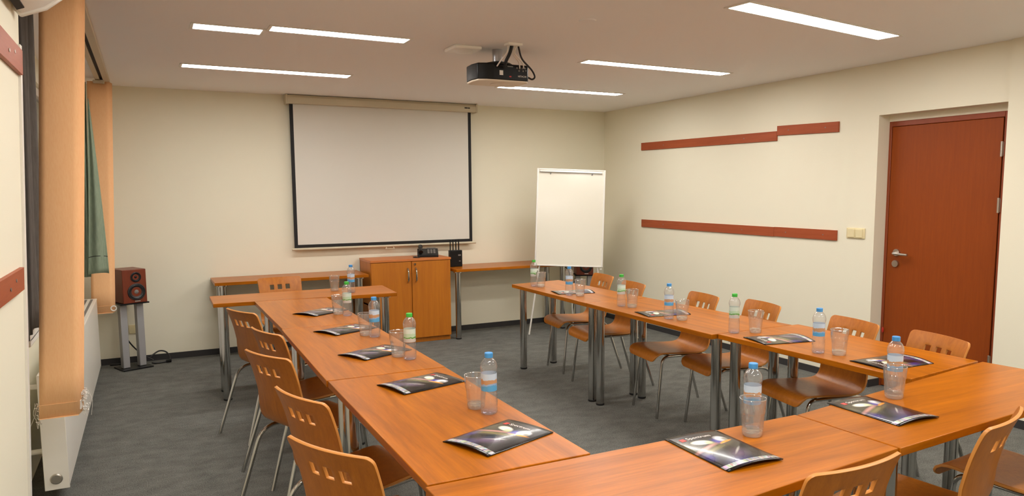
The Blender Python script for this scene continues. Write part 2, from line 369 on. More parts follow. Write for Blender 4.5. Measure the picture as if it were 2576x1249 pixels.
# door
dr = bpy.data.objects.new('door_1', None); C.objects.link(dr); dr.location = (DX,DN,0); struct(dr)
WD = DF-DN; DT = 2.032; fr = MB()
fr.box(0,0,0,.06,.095,DT).box(0,WD-.022,0,.06,WD,DT).box(0,.095,DT-.038,.06,WD-.022,DT)
fr.build('door_frame', M['doorframe'], dr, bevel=.003)
MB().box(.004,.105,.006,.044,WD-.024,DT-.040).build('door_leaf', M['door'], dr, bevel=.003)
for z in (1.785,1.415,.35): MB().lathe([(.0001,-.05),(.008,-.05),(.008,.05),(.0001,.05)],14,(-.008,.1,z)).box(-.003,.09,z-.045,.006,.108,z+.045).build('hinge', M['steel'], dr, bevel=.001)
hd = MB().cyl((-.012,WD-.11,1.05),.026,.016,24,'x').build('door_handle', M['steel'], dr)
MB().tube(fillet([(-.01,WD-.11,1.045),(-.055,WD-.11,1.045),(-.055,WD-.235,1.04)],.02),.0095,12).build('lever', M['steel'], hd)
MB().cyl((-.012,WD-.105,.965),.026,.016,24,'x').build('lock_rose', M['steel'], dr)
MB().lathe([(.0001,-.02),(.007,-.012),(.009,.005),(.005,.022),(.0001,.026)],12,(-.012,WD-.03,.44)).build('door_wedge_cap', M['red'], dr)['label'] = 'small red plug at the door edge'

# ------------------------------------------------------------------ ceiling lamps
def lamp(x0, x1, y, wdt, label, rz=0, mat='lamp'):
    ln = x1-x0
    t = thing('ceiling_light', label, 'ceiling lamp', ((x0+x1)/2, y, CEIL), rz, 'recessed strip lamps in the ceiling')
    f = MB(); a = ln/2+.018; c = wdt/2+.016
    f.box(-a,-c,-.006,a,-wdt/2,0).box(-a,wdt/2,-.006,a,c,0).box(-a,-wdt/2,-.006,-ln/2,wdt/2,0).box(ln/2,-wdt/2,-.006,a,wdt/2,0)
    f.build('lamp_frame', M['white'], t, bevel=.001, seg=1)
    MB().box(-ln/2,-wdt/2,-.004,ln/2,wdt/2,0).build('diffuser', M[mat], t, smooth=0)
lamp(.285,.645,4.60,.135,'short strip lamp on the left, offset just beside the long one')
lamp(.683,1.485,4.475,.125,'long strip lamp left of the projector, beside the short lamp')
lamp(.285,1.505,6.02,.135,'strip lamp in front of the left part of the projection screen')
lamp(2.85,4.13,6.005,.125,'strip lamp behind and right of the projector, nearest the whiteboard')
lamp(2.86,4.19,4.60,.115,'strip lamp above the right table row, between the nearest and farthest lamps')
lamp(2.71,4.115,2.985,.135,'largest and nearest strip lamp at the top right of the ceiling', math.radians(7.5))
for x0, y, lb in ((.285,2.95,'above the left table row, nearer than the short lamp'),(.285,1.3,'over the camera side of the left row'),(2.8,1.3,'over the right end of the front tables'),(.285,-.3,'left of and behind the camera, unseen and added for front light'),(2.8,-.3,'right of and behind the camera, unseen and added for front light')):  # unseen strips; the rear pair is added for front-facing light
    lamp(x0, x0+1.25, y, .13, 'strip lamp in the ceiling '+lb, 0, 'lamp' if y > 2 else 'lampbright')

# ------------------------------------------------------------------ tables
LEG_R = .029
def table(label, quad, grain, inset=(.085,.05), group='seminar tables of the U', h=TT, th=.028):
    # quad: four corners in order round the top
    cx = sum(q[0] for q in quad)/4; cy = sum(q[1] for q in quad)/4
    t = thing('seminar_table', label, 'table', (cx,cy,0), 0, group)
    q = [(x-cx, y-cy) for x, y in quad]
    MB().prism(q, h-th, h).build('tabletop', M['table'+grain], t, bevel=.0025)
    for x, y in q:
        lx = x-math.copysign(inset[0],x); ly = y-math.copysign(inset[1],y)
        lg = MB().lathe([(.0001,.012),(LEG_R,.012),(LEG_R,h-th-.012),(LEG_R+.016,h-th-.012),(LEG_R+.016,h-th),(.0001,h-th)],24,(lx,ly,0)).build('leg', M['chrome'], t)
        MB().lathe([(.0001,0),(LEG_R-.001,0),(LEG_R+.001,.004),(LEG_R+.001,.014),(.0001,.014)],24,(lx,ly,0)).build('foot_cap', M['rubber'], lg)
    return t
table('cherry table across the far end of the left row, by the cabinet', [(.39,6.058),(.384,5.615),(1.716,5.536),(1.747,6.058)], 'x', (.075,.085))
table('cherry table of the left row, butted against the crosswise far table', [(.661,5.592),(1.17,5.535),(1.163,4.354),(.66,4.368)], 'y')
table('middle cherry table of the left row, between two others end to end', [(.655,4.360),(1.163,4.346),(1.16,3.050),(.63,3.054)], 'y')
table('cherry table at the near end of the left row', [(.635,3.044),(1.158,3.040),(1.148,1.806),(.632,1.811)], 'y')
table('nearest cherry table, across the bottom of the photo', [(.622,1.800),(1.986,1.788),(1.998,1.398),(.632,1.285)], 'x', (.075,.07))
table('cherry table in the near right corner of the U', [(1.992,1.784),(3.36,1.955),(3.41,1.475),(2.004,1.394)], 'x', (.042,.07))
table('cherry table at the far end of the right row, by the whiteboard', [(2.733,5.561),(3.235,5.628),(3.258,4.348),(2.722,4.348)], 'y')
table('middle cherry table of the right row, between two others end to end', [(2.722,4.342),(3.258,4.342),(3.325,3.042),(2.714,3.042)], 'y')
table('cherry table at the near end of the right row, in front of the door', [(2.757,3.038),(3.372,3.038),(3.357,1.972),(2.790,1.909)], 'y')
table('narrow cherry table against the back wall, left of the cabinet', [(.495,7.405),(.495,6.93),(1.868,6.93),(1.868,7.405)], 'x', (.07,.07), 'side tables along the back wall')
table('narrow cherry table against the back wall, right of the cabinet', [(2.765,7.405),(2.765,6.905),(4.10,6.905),(4.10,7.405)], 'x', (.045,.07), 'side tables along the back wall')

# ------------------------------------------------------------------ chairs
def make_chair(label, loc, rz):
    t = thing('plywood_chair', label, 'chair', loc, rz, 'bent plywood chairs round the tables')
    prof = smoothline([(0,.226,.386),(0,.222,.410),(0,.203,.430),(0,.165,.440),(0,.08,.437),(0,-.04,.430),(0,-.12,.430),(0,-.168,.442),(0,-.199,.474),(0,-.216,.53),(0,-.229,.60),(0,-.247,.68),(0,-.270,.75),(0,-.292,.80)], 12)
    acc = [0]
    for i in range(1, len(prof)): acc.append(acc[-1] + (prof[i]-prof[i-1]).length)
    S = acc[-1]
    def at(s):
        for i in range(1, len(acc)):
            if s <= acc[i]+1e-9:
                k = (s-acc[i-1])/max(acc[i]-acc[i-1],1e-9); return prof[i-1].lerp(prof[i], k)
        return prof[-1]
    hole0, hole1 = S-.108, S-.066
    ss = sorted(set([0,.003,.010,.022,.04] + [.04+ (hole0-.05)*k/26 for k in range(1,27)] + [hole0,hole0+.014,hole0+.028,hole1,S-.05,S-.035,S-.024,S-.015,S-.007,S-.002,S]))
    ss = [s for i, s in enumerate(ss) if i == 0 or s-ss[i-1] > 1e-4]
    inner = [-.084,-.066,-.048,-.033,-.018,0,.018,.033,.048,.066,.084]
    def hw(s):
        k = s/S
        base = .184 + .006*math.sin(PI*min(1,k*2)) - .012*max(0,(k-.45)/.55)*(1-max(0,(k-.75)/.25))
        r0 = .05; r1 = .024
        if s < r0: base -= r0-math.sqrt(max(0,r0*r0-(r0-s)**2))
        if S-s < r1: base -= r1-math.sqrt(max(0,r1*r1-(r1-(S-s))**2))
        return base
    rows = []; vs = []; fs = []
    for s in ss:
        p = at(s); w = hw(s); k = max(0, min(1, (s/S-.48)/.25)); e = [.084+(w-.084)*q for q in (.2,.4,.6,.78,.9,1)]
        xs = [-x for x in e[::-1]] + inner + e; row = []
        for x in xs:
            row.append(len(vs)); u = x/.19
            vs.append((x, p.y + .030*k*u*u, p.z + .006*(1-k)*u*u*(1 if s > .05 else s/.05)))
        rows.append((s,xs,row))
    for i in range(len(rows)-1):
        s0, xs, r0 = rows[i]; s1, _, r1 = rows[i+1]
        for j in range(len(xs)-1):
            xm = (xs[j]+xs[j+1])/2; sm = (s0+s1)/2
            if hole0 < sm < hole1 and any(abs(xm-c) < .018 for c in (-.066,0,.066)): continue
            fs.append((r0[j], r0[j+1], r1[j+1], r1[j]))
    mb = MB(); mb.add(vs, fs)
    o = mb.build('seat_shell', [M['ply'], M['plyedge']], t, smooth=60)
    sd = o.modifiers.new('thickness', 'SOLIDIFY'); sd.thickness = .011; sd.offset = 0; sd.material_offset_rim = 1; sd.use_even_offset = True
    bv = o.modifiers.new('edge', 'BEVEL'); bv.width = .0022; bv.segments = 2; bv.limit_method = 'ANGLE'; bv.angle_limit = math.radians(50)
    zr = .415
    for sx in (-1, 1):
        MB().tube(fillet([(sx*.168,.196,0),(sx*.152,.150,zr),(sx*.15,.01,zr)],.05,6),.0095,12).build('leg', M['chrome'], t)
        MB().tube(fillet([(sx*.18,-.345,0),(sx*.153,-.212,zr),(sx*.15,.01,zr)],.075,7),.0095,12).build('leg', M['chrome'], t)
    MB().tube([(-.15,.09,zr),(.15,.09,zr)],.008,10).tube([(-.15,-.09,zr),(.15,-.09,zr)],.008,10).build('seat_frame', M['chrome'], t)
    return t
def chair_pose(mx, my, facing):
    a = math.radians(facing); return (mx+.292*math.cos(a), my+.292*math.sin(a), 0), a-PI/2
G = 'bent plywood chairs round the tables'
chairs = [
 (.455,4.767,22,'plywood chair at the far end of the left row, near the crosswise table'),
 (.495,3.995,17,'second plywood chair from the far end along the left row'),
 (.418,3.404,24,'middle plywood chair of the five along the left row'),
 (.425,2.650,19,'plywood chair just behind the nearest chair of the left row'),
 (.398,2.050,28,'nearest plywood chair of the left row, large at the bottom'),
 (.975,6.545,-84,'orange-brown plywood chair behind the far crosswise table, facing the camera'),
 (3.523,5.295,174,'farthest plywood chair of the right row, below the whiteboard'),
 (3.428,4.714,173,'second plywood chair from the whiteboard along the right row'),
 (3.467,3.933,172,'third plywood chair from the whiteboard along the right row'),
 (3.534,3.441,170,'plywood chair under the wall rails, third from the near end of the right row'),
 (3.503,2.725,170,'plywood chair just left of the brown door, right row'),
 (3.480,2.215,167,'plywood chair right in front of the brown door'),
 (1.64,1.235,90.5,'plywood chair with its back at the bottom edge of the photo'),
 (2.398,1.283,105,'plywood chair with a steeply tilted back at the bottom right'),
 (2.945,1.25,95,'plywood chair cut by the right edge, only its seat showing')]
proto = None
for mx, my, fc, lb in chairs:
    loc, rz = chair_pose(mx, my, fc)
    if proto is None: proto = make_chair(lb, loc, rz)
    else: dup(proto, lb, loc, rz)

# ------------------------------------------------------------------ bottles
def make_bottle(label, loc, rz, cap, lab):
    t = thing('water_bottle', label, 'bottle', loc, rz, 'small water bottles on the tables')
    out = [(.0001,.003),(.020,.0),(.0275,.003),(.0305,.010),(.0300,.022),(.0290,.026),(.0305,.031),(.0295,.037),(.0305,.043),(.0292,.049),(.0302,.055),(.0292,.061),(.0300,.067),(.0285,.075),(.0280,.088),
           (.0280,.148),(.0290,.153),(.0308,.163),(.0306,.172),(.0280,.183),(.0225,.193),(.0160,.200),(.0125,.203),(.0122,.206)]
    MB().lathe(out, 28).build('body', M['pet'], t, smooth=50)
    MB().lathe([(.0284,.086),(.0284,.148)], 28).build('label', M[lab], t, recalc=False)
    ks = []
    MB().lathe([(.0001,.2035),(.0148,.2035),(.0150,.206),(.0150,.2185),(.0138,.2205),(.0001,.2205)], 28).build('cap', M[cap], t)
    return t
BOT = [((1.4,5.723),'b','blue-capped bottle on the far crosswise table, left row'),
 ((1.106,4.643),'g','green-capped bottle at the far end of the left row'),
 ((1.069,3.878),'b','blue-capped bottle in the middle of the left row'),
 ((1.068,3.269),'g','green-capped bottle nearest the camera on the left row'),
 ((1.045,2.316),'b','blue-capped bottle standing alone at the near end of the left row'),
 ((2.835,5.35),'g','green-capped bottle at the far corner of the right row, left of the whiteboard edge'),
 ((2.817,4.743),'b','blue-capped bottle in front of the whiteboard, far table of the right row'),
 ((2.854,4.106),'g','green-capped bottle at the second place of the right row, beside two chairs'),
 ((2.823,3.552),'b','blue-capped bottle in front of the brochure on the middle table of the right row'),
 ((2.853,3.017),'g','nearest green-capped bottle on the right row'),
 ((2.852,2.441),'b','tall-looking blue-capped bottle on the near table of the right row'),
 ((2.55,1.815),'b','blue-capped bottle behind a glass in the near right corner'),
 ((1.745,1.752),'b','blue-capped bottle behind a glass on the nearest table')]
pb = {}
for i, (p, k, lb) in enumerate(BOT):
    loc = (p[0],p[1],TT); rz = random.uniform(0,6)
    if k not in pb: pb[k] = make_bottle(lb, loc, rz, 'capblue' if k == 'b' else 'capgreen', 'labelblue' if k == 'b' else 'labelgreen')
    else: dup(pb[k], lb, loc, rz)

# ------------------------------------------------------------------ tumblers
def make_glass(label, loc, rz):
    t = thing('tumbler', label, 'glass', loc, rz, 'clear tumblers beside the bottles')
    fac = lambda r, z, a: r*math.cos(PI/10)/math.cos((a % (PI/5))-PI/10) if .008 < z < .075 else r
    MB().lathe([(.0315,.004),(.0335,.012),(.0350,.03),(.0365,.05),(.0378,.072),(.0392,.078),(.0408,.10),(.0422,.121),(.0410,.1225),(.0398,.121),(.0385,.10),(.0368,.078),(.0340,.05),(.0318,.022),(.0001,.019)], 40, rad=fac).build('body', M['tumbler'], t, smooth=14)
    MB().lathe([(.0412+.0012*math.cos(k*PI/4), .1222+.0012*math.sin(k*PI/4)) for k in range(9)], 40).build('rim', M['gbase'], t)
    MB().lathe([(.0001,.0),(.029,.0),(.0312,.004),(.0325,.012),(.0310,.0175),(.0001,.0165)], 40).build('base', M['gbase'], t, smooth=50)
    return t
GL = [((1.306,5.887),'clear tumbler on the far crosswise table of the left row'),
 ((1.069,4.737),'clear tumbler beside the farthest green-capped bottle of the left row'),
 ((1.038,3.95),'clear tumbler left of the middle blue-capped bottle on the left row'),
 ((1.037,3.356),'clear tumbler left of the nearest green-capped bottle on the left row'),
 ((1.030,2.400),'clear tumbler half hidden behind the lone blue-capped bottle'),
 ((2.864,5.279),'clear tumbler at the far corner of the right row'),
 ((2.874,4.678),'clear tumbler right of the blue-capped bottle below the whiteboard'),
 ((2.891,4.031),'clear tumbler right of the green-capped bottle, second place of the right row'),
 ((2.868,3.480),'clear tumbler right of the blue-capped bottle, beside the brochure of the middle right table'),
 ((2.967,2.971),'clear tumbler right of the nearest green-capped bottle, right row'),
 ((2.907,2.366),'clear tumbler on the near table of the right row, before the door'),
 ((2.478,1.762),'clear tumbler in the near right corner, in front of a bottle'),
 ((1.694,1.698),'largest clear tumbler, on the nearest table in front of a bottle')]
pg = None
for (p, lb) in GL:
    if pg is None: pg = make_glass(lb, (p[0],p[1],TT+.0006), .3)
    else: dup(pg, lb, (p[0],p[1],TT+.0006), random.uniform(0,6))

# ------------------------------------------------------------------ brochures
def text_mesh(body, size, arch=None):
    cu = bpy.data.curves.new('print', 'FONT'); cu.body = body; cu.size = size; cu.resolution_u = 3
    ob = bpy.data.objects.new('print', cu); C.objects.link(ob); bpy.context.view_layer.update()
    me = ob.to_mesh(); vs = [tuple(v.co) for v in me.vertices]; fs = [tuple(p.vertices) for p in me.polygons]
    ob.to_mesh_clear(); bpy.data.objects.remove(ob); bpy.data.curves.remove(cu); return vs, fs
BW, BH = .205, .300
def bz(x, y):      # lift of the slightly bowed cover
    u = x/BW+.5; v = y/BH+.5
    return .0035 + .011*4*u*(1-u)*(.35+.65*(1-v)) + .006*max(0,.25-v)*4*(u-.2)*.5
def make_brochure(label, loc, rz):
    t = thing('brochure', label, 'brochure', loc, rz, 'black conference brochures on the tables')
    nx, ny = 14, 18; vs = []; fs = []; uv = []
    for j in range(ny+1):
        for i in range(nx+1):
            x = (i/nx-.5)*BW; y = (j/ny-.5)*BH; vs.append((x,y,bz(x,y)))
    for j in range(ny):
        for i in range(nx): a = j*(nx+1)+i; fs.append((a,a+1,a+nx+2,a+nx+1))
    mb = MB(); mb.add(vs, fs); o = mb.build('cover', M['cover'], t, smooth=80)
    lay = o.data.uv_layers.new(name='cover')
    for lp in o.data.loops:
        c = o.data.vertices[lp.vertex_index].co; lay.data[lp.index].uv = (c.x/BW+.5, c.y/BH+.5)
    sd = o.modifiers.new('thickness', 'SOLIDIFY'); sd.thickness = .0006; sd.offset = -1
    # pages under the cover
    n = len(vs); pv = [(x,y,max(.0012,z-.0008)) for x,y,z in vs]+[(x,y,max(.0004,z-.0030)) for x,y,z in vs]
    pf = list(fs)+[tuple(k+n for k in f[::-1]) for f in fs]
    rim = [i for i in range(nx+1)]+[j*(nx+1)+nx for j in range(1,ny+1)]+[ny*(nx+1)+i for i in range(nx-1,-1,-1)]+[j*(nx+1) for j in range(ny-1,0,-1)]
    for k in range(len(rim)): a, b = rim[k], rim[(k+1)%len(rim)]; pf.append((a,b,b+n,a+n))
    sc = .992; mb = MB(); mb.add([(x*sc,y*sc,z) for x,y,z in pv], pf); mb.build('pages', M['blackm'], t, smooth=40)
    # printed title with its red square
    tv, tf = text_mesh('Spectrum', .024)
    x0 = -.052; y0 = .098
    mb = MB(); mb.add([(x+x0, y+y0, bz(x+x0,y+y0)+.0006) for x,y,z in tv], tf); mb.build('title', M['ink'], t, smooth=0)
    q = [(-.076,.093),(-.058,.093),(-.058,.114),(-.076,.114)]
    mb = MB(); mb.add([(x,y,bz(x,y)+.0006) for x,y in q], [(0,1,2,3)]); mb.build('emblem', M['inkred'], t, smooth=0)
    return t
BR = [(.985,4.872,33,'dark brochure at the far place of the left row'),
 (.979,4.16,25,'dark brochure second from the far end of the left row, by a table seam'),
 (.962,3.488,25,'dark brochure partly behind a glass and a green-capped bottle, left row'),
 (.9665,2.82,15,'dark brochure at the near edge of the middle left table'),
 (.965,2.065,20,'nearest dark brochure on the left row, below the lone bottle'),
 (1.513,1.64,88,'large dark brochure on the nearest table'),
 (2.290,1.675,88.5,'dark brochure in the near right corner beside a tumbler'),
 (2.983,2.142,177.5,'bowed dark brochure in front of the door, near table of the right row'),
 (2.93,2.765,168,'dark brochure between a tumbler and a bottle, on the seam of the right row'),
 (2.916,3.734,170,'dark brochure behind the bottle of the middle right table'),
 (2.93,4.88,168,'flattened dark brochure on the far right table, by the whiteboard')]
pr = None
for x, y, up, lb in BR:
    loc = (x,y,TT); rz = math.radians(up-90)
    if pr is None: pr = make_brochure(lb, loc, rz)
    else: dup(pr, lb, loc, rz)

# ------------------------------------------------------------------ cabinet
cb = thing('cabinet', 'low two-door cherry cabinet against the back wall under the screen', 'cabinet', (1.905,6.99,0))
CW, CD, CH = .832, .41, .858
b_ = MB().box(0,.02,.05,.018,CD,CH-.022).box(CW-.018,.02,.05,CW,CD,CH-.022).box(0,CD-.01,.05,CW,CD,CH-.022).box(0,.02,.05,CW,CD,.068).box(0,.025,.4,CW,CD,.418)
b_.build('body', M['cabz'], cb, bevel=.001, seg=1)
MB().box(-.004,-.004,CH-.022,CW+.004,CD,CH).build('top', M['cabtop'], cb, bevel=.002)
MB().box(.0,.035,0,CW,CD,.05).build('plinth', M['cabz'], cb)
dl = MB().box(.003,0,.053,CW/2-.003,.018,CH-.026).build('door', M['cabz'], cb, bevel=.0015)
dd = MB().box(CW/2+.003,0,.053,CW-.003,.018,CH-.026).build('door', M['cabz'], cb, bevel=.0015)
for par, x in ((dl, CW/2-.042), (dd, CW/2+.042)):
    MB().tube(fillet([(x,0,.765),(x,-.026,.745),(x,-.03,.69),(x,-.026,.645),(x,0,.625)],.02),.008,10).build('handle', M['chrome'], par)
MB().cyl((CW/2+.034,-.006,.805),.011,.008,18,'y').box(CW/2+.0325,-.0085,.797,CW/2+.0355,-.005,.813).build('lock', M['chrome'], dd)

# phone on the cabinet
ph = thing('desk_phone', 'black office desk phone on the right half of the cabinet top', 'telephone', (2.555,7.19,CH), math.radians(-18)); ph.scale = (1.15,1.1,1.15)
MB().extrude([(-.085,0),(.085,0),(.085,.055),(.05,.07),(-.085,.02)], -.085, .10, 'x').build('base', M['black'], ph, bevel=.004)
hs = MB().tube(smoothline([(-.055,-.08,.045),(-.06,-.03,.075),(-.06,.03,.088),(-.055,.085,.082)],5),.014,12,taper=[.02,.02,.018,.015,.013,.013,.013,.013,.013,.013,.014,.015,.018,.020,.022,.02]).build('handset', M['black'], ph)
k_ = MB()
for i in range(3):
    for j in range(4): x = .005+i*.026; y = -.055+j*.022; z = .02+(y+.085)*.37; k_.box(x,y,z+.001,x+.018,y+.014,z+.009)
k_.build('keypad', M['greycap'], ph)
MB().box(.0,.045,.068,.08,.075,.074).build('display', M['greycap'], ph, rot=None)
tag(MB().tube(smoothline([(2.425,7.15,CH+.006),(2.385,7.12,CH+.006),(2.40,7.08,CH+.006),(2.42,7.065,CH+.006),(2.432,7.07,CH+.006)],6),.005,8).build('phone_cord', M['cable']), 'black coiled cord lying beside the desk phone on the cabinet', 'cord')

# router on the right side table
rt = thing('wireless_router', 'black upright wireless router with four antennas, right of the cabinet', 'router', (2.875,7.2,TT))
MB().box(-.07,-.025,.0,.07,.025,.175).build('body', M['black'], rt, bevel=.005)
for x in (-.052,-.02,.012,.044): MB().tube([(x,.012,.16),(x,.012,.29)],.006,10).build('antenna', M['black'], rt)
MB().box(.022,-.0262,.115,.052,-.0245,.13).build('label', M['greycap'], rt, smooth=0)
MB().box(.03,-.0262,.055,.05,-.0245,.065).build('badge', M['greycap'], rt, smooth=0)

# ------------------------------------------------------------------ screen
sc = thing('projection_screen', 'white pull-down projection screen with black borders on the back wall', 'projection screen', (2.205,7.36,0))
hs = MB(); hs.extrude([(-.045,2.37),(.045,2.37),(.055,2.40),(.055,2.455),(-.03,2.455),(-.05,2.43),(-.052,2.39)], -.975, .985, 'x')
hs.build('housing', M['housing'], sc, bevel=.004)
MB().box(-.985,-.056,2.366,-.965,.056,2.456).build('end_cap', M['housing'], sc, bevel=.004)
MB().box(.975,-.056,2.366,.995,.056,2.456).build('end_cap', M['housing'], sc, bevel=.004)
MB().box(.845,-.0535,2.405,.880,-.0505,2.417).box(.884,-.0535,2.405,.905,-.0505,2.417).build('maker_plate', M['blackm'], sc, smooth=0)
MB().box(-.925,.0,1.010,.915,.003,2.375).build('screen_cloth', M['screen'], sc, smooth=0)
e_ = MB().box(-.945,-.002,.985,-.912,.003,2.375).box(.902,-.002,.985,.935,.003,2.375).box(-.912,-.002,.985,.902,.003,1.015)
e_.build('border', M['blackm'], sc, smooth=0)
MB().lathe([(.0001,-.97),(.012,-.97),(.012,.975),(.0001,.975)],14,(0,.0,.972),'x').build('bottom_bar', M['housing'], sc)
MB().tube(fillet([(-.02,-.0,.962),(-.04,-.006,.942),(.06,-.006,.942),(.04,0,.962)],.01),.004,8).build('pull_handle', M['housing'], sc)

# ------------------------------------------------------------------ projector
pj = thing('projector', 'black ceiling-mounted projector with a pale underside and dangling cables', 'projector', (2.118,4.50,CEIL))
out = [(-.180,.10),(-.190,.0),(-.178,-.075),(-.13,-.098),(-.06,-.105),(.17,-.105),(.182,-.09),(.182,.12),(.16,.135),(-.15,.135)]
MB().prism(out, -.212, -.106).build('body', M['black'], pj, bevel=.008, seg=3)
MB().prism([(x*.985,y*.985) for x,y in out], -.220, -.207).build('underside', M['projw'], pj, bevel=.004)
MB().lathe([(.0001,-.223),(.06,-.223),(.065,-.219),(.0001,-.219)],28,(.02,.01,0)).build('filter_cover', M['projw'], pj)
MB().lathe([(.0001,-.05),(.03,-.05),(.03,.03),(.024,.035),(.0001,.03)],24,(-.08,.11,-.145),'y').build('lens', M['black'], pj)
MB().lathe([(.0001,-.07),(.034,-.09),(.034,0),(.0001,0)],24).build('pole', M['pole'], pj)
MB().lathe([(.0001,-.108),(.11,-.106),(.09,-.092),(.034,-.078),(.0001,-.078)],28).build('mount_plate', M['black'], pj)
MB().box(-.035,-.1075,-.180,-.010,-.1045,-.150).build('sticker', M['white'], pj, smooth=0)
MB().box(.022,-.1075,-.125,.062,-.1045,-.118).build('port_panel', M['greycap'], pj, smooth=0)
for x, z in ((.09,-.128),(.11,-.13),(.13,-.128),(.15,-.127),(.155,-.142),(.105,-.146),(.135,-.146)): MB().cyl((x,-.112,z),.0055,.01,10,'y').build('socket', M['greycap'], pj)
MB().box(.035,-.1075,-.190,.050,-.1045,-.182).build('indicator', M['red'], pj, smooth=0)
tv, tf = text_mesh('HITACHI', .016)
mb = MB(); mb.add([(x+.098,-.1062,y-.186) for x,y,z in tv], tf); mb.build('maker_name', M['ink'], pj, smooth=0)
op = thing('cable_outlet', 'small white ceiling plate that the projector cables come out of', 'cable outlet', (2.12,4.265,CEIL))
MB().box(-.05,-.035,-.016,.05,.035,0).build('plate', M['whitebright'], op, bevel=.004)
def cable(lb, pts, r, m, cat='cable', name='cable', group=None):
    return tag(MB().tube(smoothline(pts,6), r, 8).build(name, M[m]), lb, cat, group)
cable('thick black cable from the ceiling plate to the projector', [(2.108,4.265,2.442),(2.106,4.29,2.40),(2.098,4.33,2.355),(2.11,4.37,2.325)], .011, 'cable', name='projector_cable')
for i, (a, b, lb) in enumerate(((2.083,2.06,'white cable at the left of the bunch running down to the projector'),(2.128,2.225,'white cable in the middle of the bunch running down to the projector'),(2.140,2.255,'white cable at the right of the bunch running down to the projector'))):
    cable(lb, [(a,4.265,2.442),(a+.0,4.285,2.40),(.3*a+.7*b,4.34,2.36),(b,4.384,2.332)], .0045, 'cablew', name='projector_cable')
cable('black cable looping out at the right side of the projector', [(2.156,4.265,2.442),(2.215,4.33,2.38),(2.31,4.38,2.325),(2.345,4.40,2.285),(2.33,4.41,2.268),(2.305,4.42,2.28)], .006, 'cable', name='projector_cable')
ap = thing('ceiling_access_point', 'white square device on the ceiling left of the projector', 'access point', (1.885,4.53,CEIL))
MB().box(-.095,-.095,-.022,.095,.095,0).build('plate', M['whitebright'], ap, bevel=.008, seg=3)
MB().lathe([(.0001,-.034),(.05,-.032),(.068,-.022),(.0001,-.022)],28).build('dome', M['whitebright'], ap)
tag(MB().lathe([(.0001,-.006),(.045,-.006),(.05,0),(.0001,0)],28,(2.21,3.525,CEIL)).build('ceiling_cover', M['ceil']), 'faint round cover plate flush on the ceiling, right of the projector', 'cover plate')

# ------------------------------------------------------------------ flip chart
ya = math.radians(-25)
fcz = thing('flip_chart', 'white magnetic flip chart board on a tripod in the back right corner', 'flip chart', (3.93,6.63,0), ya)
lean = math.radians(-4.5)
bd = MB().box(-.345,-.008,0,.345,.008,1.0).build('board', M['board'], fcz, loc=(0,0,.745), rot=(lean,.038,0), smooth=0)
f_ = MB().box(-.362,-.012,-.014,-.345,.012,1.014).box(.345,-.012,-.014,.362,.012,1.014).box(-.345,-.012,-.014,.345,.012,0).box(-.345,-.012,1.0,.345,.012,1.014)
f_.build('frame', M['white'], bd, bevel=.004)
MB().box(-.335,-.028,.975,.325,-.009,.995).build('paper_clamp', M['alu'], bd, bevel=.003)
for x in (-.22,.22): MB().cyl((x,-.026,.962),.008,.016,12,'y').build('hook', M['greycap'], bd)
for a, b in (((-.30,.02,.80),(-.42,.03,.0)),((.30,.02,.80),(.40,.03,0)),((0,.04,1.2),(.10,.48,0))):
    MB().tube([a,b],.009,10).build('leg', M['white'], fcz)
for x in (-.33,.345): MB().lathe([(.0001,-.012),(.012,-.008),(.012,.008),(.0001,.012)],14,(x,.01,.70)).build('knob', M['white'], fcz)

# ------------------------------------------------------------------ speakers on stands
def speaker_set(cx, cy, rz, where, plate_z=.575):
    st = thing('speaker_stand', 'silver two-column speaker stand on a dark base, %s' % where, 'speaker stand', (cx,cy,0), rz, 'speaker stands')
    MB().box(-.125,-.105,0,.125,.105,.012).build('base_plate', M['black'], st, bevel=.002)
    for x in (-.068,.068): MB().box(x-.029,-.03,.012,x+.029,.03,plate_z).build('column', M['silver'], st, bevel=.006)
    MB().box(-.115,-.115,plate_z,.115,.115,plate_z+.012).build('top_plate', M['black'], st, bevel=.002)
    z0 = plate_z+.013
    sp = thing('loudspeaker', 'dark red-brown two-way loudspeaker on a stand, %s' % where, 'loudspeaker', (cx,cy,z0), rz, 'loudspeakers')
    MB().box(-.097,-.12,0,.097,.14,.288).build('box', M['speaker'], sp, bevel=.004)
    for z, r, nm in ((.095,.072,'woofer'),(.222,.043,'tweeter')):
        d = MB().lathe([(.0001,.006),(r*.3,.004),(r*.36,.010),(r*.78,-.006),(r*.86,-.002),(r*.92,-.006),(r,-.004),(r,.008),(.0001,.012)],32,(0.012,-.122,z),'y').build(nm, M['cone'], sp, smooth=40)
        MB().lathe([(.0001,-.006 if nm == 'tweeter' else -.004),(r*.22,-.001),(r*.3,.006),(.0001,.008)],20,(0.012,-.122,z),'y').build('dust_cap', M['greycap'] if nm == 'woofer' else M['black'], d)
    MB().box(-.005,-.1225,.010,.04,-.1195,.019).build('badge', M['alu'], sp, smooth=0)
    return st
speaker_set(-.172,7.185,math.radians(22),'in the back left corner')
speaker_set(4.47,7.20,math.radians(-24),'in the back right corner behind the whiteboard',.555)
cable('black speaker cable hanging from the left speaker', [(-.262,7.33,.60),(-.27,7.32,.45),(-.22,7.30,.25),(-.12,7.32,.10),(-.02,7.30,.03)], .006, 'cable', name='speaker_cable')
cable('black power lead looping on the carpet beside the left speaker stand', [(-.04,7.31,.06),(.03,7.33,.10),(.09,7.32,.085),(.115,7.29,.03),(.08,7.26,.012),(0,7.24,.010),(-.03,7.26,.012)], .007, 'cable', name='power_lead')
tag(MB().tube([(.085,7.262,.014),(.125,7.252,.018)],.014,12).build('power_plug', M['black']), 'black power plug at the end of the lead on the carpet, left corner', 'plug')
